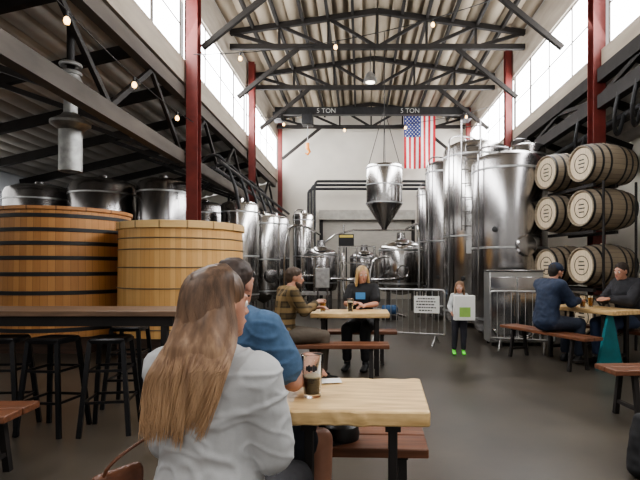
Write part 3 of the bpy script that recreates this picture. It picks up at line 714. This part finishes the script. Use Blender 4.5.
    T.append([(P['nk']+V(0,-.01,-.01),(.06+g*.4,.06+g*.4,.02)),(P['nk']+V(0,0,-.06),.07)])
    if topname=='jacket' and not ridge: T.append([(P['nk']+V(-.06,-.055,-.02),.03),(P['nk']+V(.06,-.055,-.02),.03),(P['nk']+V(0,-.08,-.05),(.07,.025,.04))])
    blob(topname,T,vox,top,o,6 if ridge else 3,wr,11,wz,ridge)
    g=.014; T=[[(P['pel']+V(0,0,-.01),(pw+g,.125+g,.095+g)),(P['pel']+V(0,0,.08),(pw-.01+g*.3,.11,.04))]]
    for s in'AB':
        hi,kn,an=P['hi'+s],P['kn'+s],P['an'+s]
        if legs=='long': T+=[[(hi,.09+g),(kn,.06+g)],[(kn,.061+g),(kn.lerp(an,.85),.045+g)]]
        else: T+=[[(hi,.09+g),(hi.lerp(kn,.66),.075+g)]]
    blob('trousers' if legs=='long' else 'shorts',T,vox,trousers,o,3,.004,14)
    for s in'AB':
        an=P['an'+s]; f=P['foot']
        blob('shoe',[[(an+V(0,-.035,-.045),.038),(an+V(0,.0,.0),.043),(an+V(0,-.03,-.07),(.035,.04,.016))],[(an+V(0,0,-.045),.042),(an+f*.16+V(0,0,-.062),(.045,.045,.025))]],.008,shoem,o,2)
    if hair=='short':
        blob('hair',[[E(0,-.02,.045,(.082,.093,.08)),E(0,-.05,0,(.07,.055,.06))],[E(0,-.045,0,(.07,.055,.05)),E(0,-.05,-.05,(.05,.04,.025))],[E(0,.0,.075,(.065,.075,.045))]],.006,hairm,o,2,.005,30)
    elif hair=='bob':
        blob('hair',[[E(0,-.02,.04,(.086,.095,.088)),E(0,-.05,-.03,(.078,.05,.06))],[E(-.07,.0,0,(.02,.05,.05)),E(-.082,.01,-.11,(.022,.035,.05))],[E(.07,.0,0,(.02,.05,.05)),E(.082,.01,-.11,(.022,.035,.05))],[E(0,-.06,-.05,(.08,.035,.06)),E(0,-.065,-.13,(.085,.03,.04))]],.006,hairm,o,2,.006,26,.3)
    if cap:
        blob('cap',[[E(0,-.012,.05,(.086,.1,.078))],[E(0,.1,.045,(.06,.05,.006)),E(0,.06,.05,(.07,.04,.01))]],.006,cap,o,2)
    if beard: blob('beard',[[E(0,.055,-.085,(.05,.042,.035)),E(0,.03,-.06,(.064,.03,.03))]],.006,beard,o,2,.004,30)
    return o,P,H,hs
JACK=M('pale_grey_rain_jacket',(.45,.455,.46),.6,0,.04,30,(1,1,1),.05,40)
wo,P,H,hs=person('woman in pale grey jacket with long brown hair',(-.455,1.5,0),R(-15),JACK,M('dark_leggings',(.03,.03,.035),.7),M('brow_brown',(.05,.03,.02),.7),
  J=dict(ch=(0,.02,.905),shA=(.148,.02,.975),shB=(-.148,.02,.975),nk=(0,.02,1.035),hd=(.005,.045,1.185),elA=(.178,.06,.745),elB=(-.19,.08,.745),wrA=(.05,.31,.8),wrB=(-.1,.33,.8),knA=(.1,.42,.5),knB=(-.1,.42,.5),anA=(.1,.38,.09),anB=(-.1,.38,.09)),
  hair='none',fem=True,head=(R(-25),R(0)),topname='jacket',gap=.025,wr=.006,vox=.006,ridge=True)
nk=P['nk']
blob('hood',[[(nk+V(-.085,-.0,.0),.026),(nk+V(-.06,-.075,-.015),.03)],[(nk+V(-.06,-.075,-.015),.03),(nk+V(.06,-.075,-.015),.03),(nk+V(0,-.105,-.07),(.06,.028,.04))],[(nk+V(.085,-.0,.0),.026),(nk+V(.06,-.075,-.015),.03)]],.006,JACK,wo,4,.003,12)
hd=P['hd']; Hh=H
hm,nt,b=newmat('brown_hair_light_ends'); N=nt.nodes;L=nt.links
tc=N.new('ShaderNodeTexCoord'); sp=N.new('ShaderNodeSeparateXYZ'); L.new(tc.outputs['Object'],sp.inputs[0])
mr=N.new('ShaderNodeMapRange'); mr.inputs['From Min'].default_value=1.25; mr.inputs['From Max'].default_value=.86; L.new(sp.outputs['Z'],mr.inputs['Value'])
mp=N.new('ShaderNodeMapping'); mp.inputs['Scale'].default_value=(60,60,4); L.new(tc.outputs['Object'],mp.inputs[0]); nz=N.new('ShaderNodeTexNoise'); nz.inputs['Scale'].default_value=1; nz.inputs['Detail'].default_value=3; L.new(mp.outputs[0],nz.inputs['Vector'])
ml=N.new('ShaderNodeMath'); ml.operation='MULTIPLY_ADD'; L.new(nz.outputs['Fac'],ml.inputs[0]); ml.inputs[1].default_value=1.0; ml.inputs[2].default_value=-.42
ad=N.new('ShaderNodeMath'); ad.operation='ADD'; ad.use_clamp=True; L.new(mr.outputs[0],ad.inputs[0]); L.new(ml.outputs[0],ad.inputs[1])
cr=N.new('ShaderNodeValToRGB'); cr.color_ramp.elements[0].color=(.075,.042,.025,1); cr.color_ramp.elements[1].color=(.5,.33,.2,1); e=cr.color_ramp.elements.new(.45); e.color=(.2,.115,.066,1)
L.new(ad.outputs[0],cr.inputs['Fac']); L.new(cr.outputs[0],b.inputs['Base Color']); b.inputs['Roughness'].default_value=.5
blob('hair',[[ (hd+Hh@V(0,-.015,.04),(.081,.098,.085),Hh),(hd+Hh@V(0,-.05,-.02),(.08,.065,.08),Hh)],
    [(hd+V(0,-.06,-.02),(.084,.06,.06)),(hd+V(0,-.12,-.12),(.1,.05,.045))],
    [(hd+V(0,-.12,-.12),(.1,.05,.045)),(hd+V(-.01,-.15,-.22),(.1,.03,.04))]],.007,hm,wo,3,.006,22,.15)
q=MB(); random.seed(3)
for i in range(1900):
    a=random.uniform(-1,1); ang=a*1.6; r1=random.uniform(-.004,.01)
    lk=noise.noise(Vector((a*4,0,3))); lock=lk*.018
    crown=hd+Hh@V(a*.03,.01,.127)
    ex=Hh@V(math.sin(ang)*.088,-math.cos(ang)*.112-.012,.035)
    p1=hd+ex; pm=(crown+p1)/2+(p1-hd).normalized()*.03+V(0,0,.012)
    p2=hd+V(math.sin(ang)*.104+random.uniform(-.003,.003),-.06-math.cos(ang)*.07-r1,-.08)
    p3=hd+V(a*.118+lock+random.uniform(-.006,.006),-.148-.035*math.cos(ang)-r1,-.165)
    ln=.29+.06*(1-a)/2+lk*.08+random.uniform(-.08,.02)
    p4=hd+V(-.022+a*.112+lock*1.6+random.uniform(-.009,.009),-.158-.02*math.cos(ang)-r1,-ln*.78)
    p5=hd+V(-.05+a*.088+lock*2.2+random.uniform(-.016,.016),-.16-.01*math.cos(ang)-r1,-ln-.03)
    pts=smoothpath([crown,pm,p1,p2,p3,p4,p5],2); n=len(pts); w0=random.uniform(.0013,.0026)
    q.tube(pts,[w0*(1 if j<n-8 else (n-1-j)/8+.04) for j in range(n)],5)
q.obj('hair_strands',hm,parent=wo)
o=root('handbag','brown leather handbag with a thin strap on the bench','bag',(-.69,1.45,.45))
blob('bag_body',[[((-.04,-.05,.04),.028),((.02,.04,.04),.028),((-.04,-.05,.25),.022),((.02,.04,.25),.022)]],.008,LEATH,o,2,.003,14)
MB().tube(smoothpath([(-.03,-.05,.26),(-.01,-.06,.3),(.04,-.02,.34),(.08,.02,.36)],2),.005).obj('strap',LEATH,parent=o)
BLUE=M('muted_blue_tshirt',(.065,.125,.22),.85,0,.12,40,(1,1,1),.15,20)
person('man in muted blue t-shirt and dark shorts leaning on the table',(-.53,2.18,0),R(-48),BLUE,M('navy_shorts',(.03,.035,.05),.8),M('dark_brown_hair',(.045,.03,.024),.6,0,.3,30),
  J=dict(shA=(.2,.01,1.05),shB=(-.19,.02,1.05),nk=(-.02,.02,1.09),hd=(-.045,.01,1.225),elA=(.26,.11,.83),elB=(-.24,.16,.82),wrA=(.06,.34,.805),wrB=(-.12,.38,.81),knA=(.12,.36,.5),knB=(-.12,.4,.5),anA=(.14,.34,.09),anB=(-.14,.36,.09)),
  sleeve='short',legs='shorts',head=(R(30),0),gap=.026,wr=.006,vox=.007,ridge=True)
person('man in brown plaid shirt sitting sideways on the bench',(-.86,5.62,0),R(-62),plaid_mat('brown_plaid',(.12,.085,.04),(.03,.02,.012),(.3,.2,.09)),M('khaki_trousers',(.1,.08,.06),.8),M('short_brown_hair',(.07,.045,.03),.6,0,.3,30),
  J=dict(ch=(0,.05,.92),nk=(0,.08,1.07),hd=(0,.13,1.19),shA=(.175,.05,1.03),shB=(-.175,.05,1.03),elA=(.22,.16,.82),elB=(-.2,.2,.82),wrA=(.1,.36,.9),wrB=(-.02,.4,.84)),beard=M('beard',(.08,.05,.035),.7),head=(R(-15),R(-5)))
BLT=M('black_tshirt',(.015,.015,.017),.8,0,.2)
bw,_,_,_=person('blonde woman in black t-shirt with blue print facing the table',(0.04,6.8,0),R(168),BLT,M('black_jeans',(.015,.015,.017),.75),M('blonde_hair',(.42,.28,.13),.5,0,.3,30,(1,1,.2)),
  J=dict(elA=(.2,.13,.82),elB=(-.2,.13,.82),wrA=(.05,.26,.84),wrB=(-.08,.27,.81)),hair='bob',fem=True,sleeve='short',head=(R(25),R(-3)),gap=.02)
q=MB(); q.box((0,.165,.93),(.13,.006,.09)); q.obj('shirt_print',M('blue_print',(.08,.25,.5),.7),parent=bw)
NAVY=M('navy_jacket',(.022,.035,.07),.75,0,.2,20,(1,1,1),.2,12)
person('man in navy jacket and cap sitting at the pale table',(2.5,6.72,0),R(-69),NAVY,M('dark_jeans',(.035,.045,.07),.8),M('black_hair',(.02,.015,.012),.6),
  J=dict(ch=(0,.06,.92),nk=(0,.1,1.06),hd=(0,.16,1.185),shA=(.185,.06,1.02),shB=(-.185,.06,1.02),elA=(.2,.22,.81),elB=(-.2,.22,.81),wrA=(.1,.43,.82),wrB=(-.06,.43,.82)),topname='jacket',gap=.03,wr=.009,scale=1.05,cap=M('navy_cap',(.02,.03,.06),.8),beard=M('dark_beard',(.03,.02,.015),.7),head=(R(0),R(-12)))
person('person in black jacket sitting with hands together at the table',(3.72,6.93,0),R(111),M('charcoal_jacket',(.025,.025,.03),.8,0,.2,20,(1,1,1),.2,12),M('blue_jeans',(.04,.06,.12),.8),M('dark_hair',(.03,.02,.015),.6),
  J=dict(ch=(0,.05,.92),nk=(0,.08,1.06),hd=(0,.13,1.19),elA=(.2,.2,.82),elB=(-.2,.2,.82),wrA=(.06,.38,.84),wrB=(-.06,.38,.84)),topname='jacket',gap=.03,wr=.009,scale=1.05,head=(R(5),R(-8)))
GRN=M('neon_green',(.15,.75,.08),.6)
person('child in pale grey top and dark leggings carrying a white box',(1.5,7.55,0),R(175),M('pale_grey_top',(.5,.52,.52),.8),M('dark_leggings_child',(.03,.03,.04),.8),M('light_brown_hair',(.2,.11,.06),.6,0,.3),
  J=dict(pel=(0,0,.92),wa=(0,0,1.07),ch=(0,0,1.24),nk=(0,0,1.38),hd=(0,.03,1.52),shA=(.14,0,1.33),shB=(-.14,0,1.33),elA=(.22,.06,1.1),elB=(-.22,.06,1.1),wrA=(.2,.25,.98),wrB=(-.2,.25,.98),nA=(-1,0,0),nB=(1,0,0),hiA=(.08,0,.9),hiB=(-.08,0,.9),knA=(.1,.03,.5),knB=(-.09,.06,.5),anA=(.12,-.02,.09),anB=(-.09,0,.09)),
  scale=.66,hs=1.22,hair='bob',fem=True,shoem=GRN,head=(R(-10),R(-5)))
o=root('carried_box','white cardboard box with a green panel held by the child','box',(1.52,7.3,.52))
MB().box((0,0,.2),(.3,.12,.36)).obj('carton',WHITE,parent=o,bevel=.006); MB().box((0,-.063,.14),(.16,.004,.14)).obj('green_panel',M('soft_green',(.3,.5,.12),.6),parent=o)
o=root('backpack','large black backpack slumped on the floor by the bench','bag',(1.87,3.1,0))
blob('pack_body',[[((-.14,0,.07),.07),((.17,0,.07),.07),((-.11,.02,.34),.06),((.13,.02,.38),.06)],[((-.12,-.1,.08),.045),((.12,-.1,.08),.045),((0,-.08,.22),.06)]],.01,M('black_nylon',(.016,.016,.018),.7,0,.2),o,3,.012,10)
MB().tube(smoothpath([(-.05,.05,.38),(-.05,.05,.47),(.05,.05,.47),(.05,.05,.38)],2),.008).obj('handle',BLACK,parent=o)

# ------------------------------------------------------------ lights
W=bpy.data.worlds.new('world'); bpy.context.scene.world=W; W.use_nodes=True
W.node_tree.nodes['Background'].inputs[0].default_value=(1,.97,.93,1); W.node_tree.nodes['Background'].inputs[1].default_value=.75
def area(loc,rot,sx,sy,e,col=(1,.98,.94)):
    l=bpy.data.lights.new('area','AREA'); l.shape='RECTANGLE'; l.size=sx; l.size_y=sy; l.energy=e; l.color=col
    o=bpy.data.objects.new('window_light',l); COL.objects.link(o); o.location=loc; o.rotation_euler=rot; return o
area((XL+.15,10,5.95),(0,R(-65),0),1.3,20,290)
area((XR-.15,10,5.95),(0,R(65),0),1.3,20,290)
area((-8.6,7,3.2),(0,R(-80),0),.8,10,45)  # area lamp along the solid left lean-to wall, which has no window
try: bpy.context.scene.view_settings.look='AgX - Medium High Contrast'
except Exception: pass
# ------------------------------------------------------------ camera
cd=bpy.data.cameras.new('camera'); cd.sensor_width=36; cd.lens=28.125; cd.shift_x=-40/640; cd.shift_y=28/640; cd.clip_start=.05; cd.clip_end=200
co=bpy.data.objects.new('camera',cd); COL.objects.link(co); co.location=(0,0,1.3); co.rotation_euler=(R(90),0,0); bpy.context.scene.camera=co
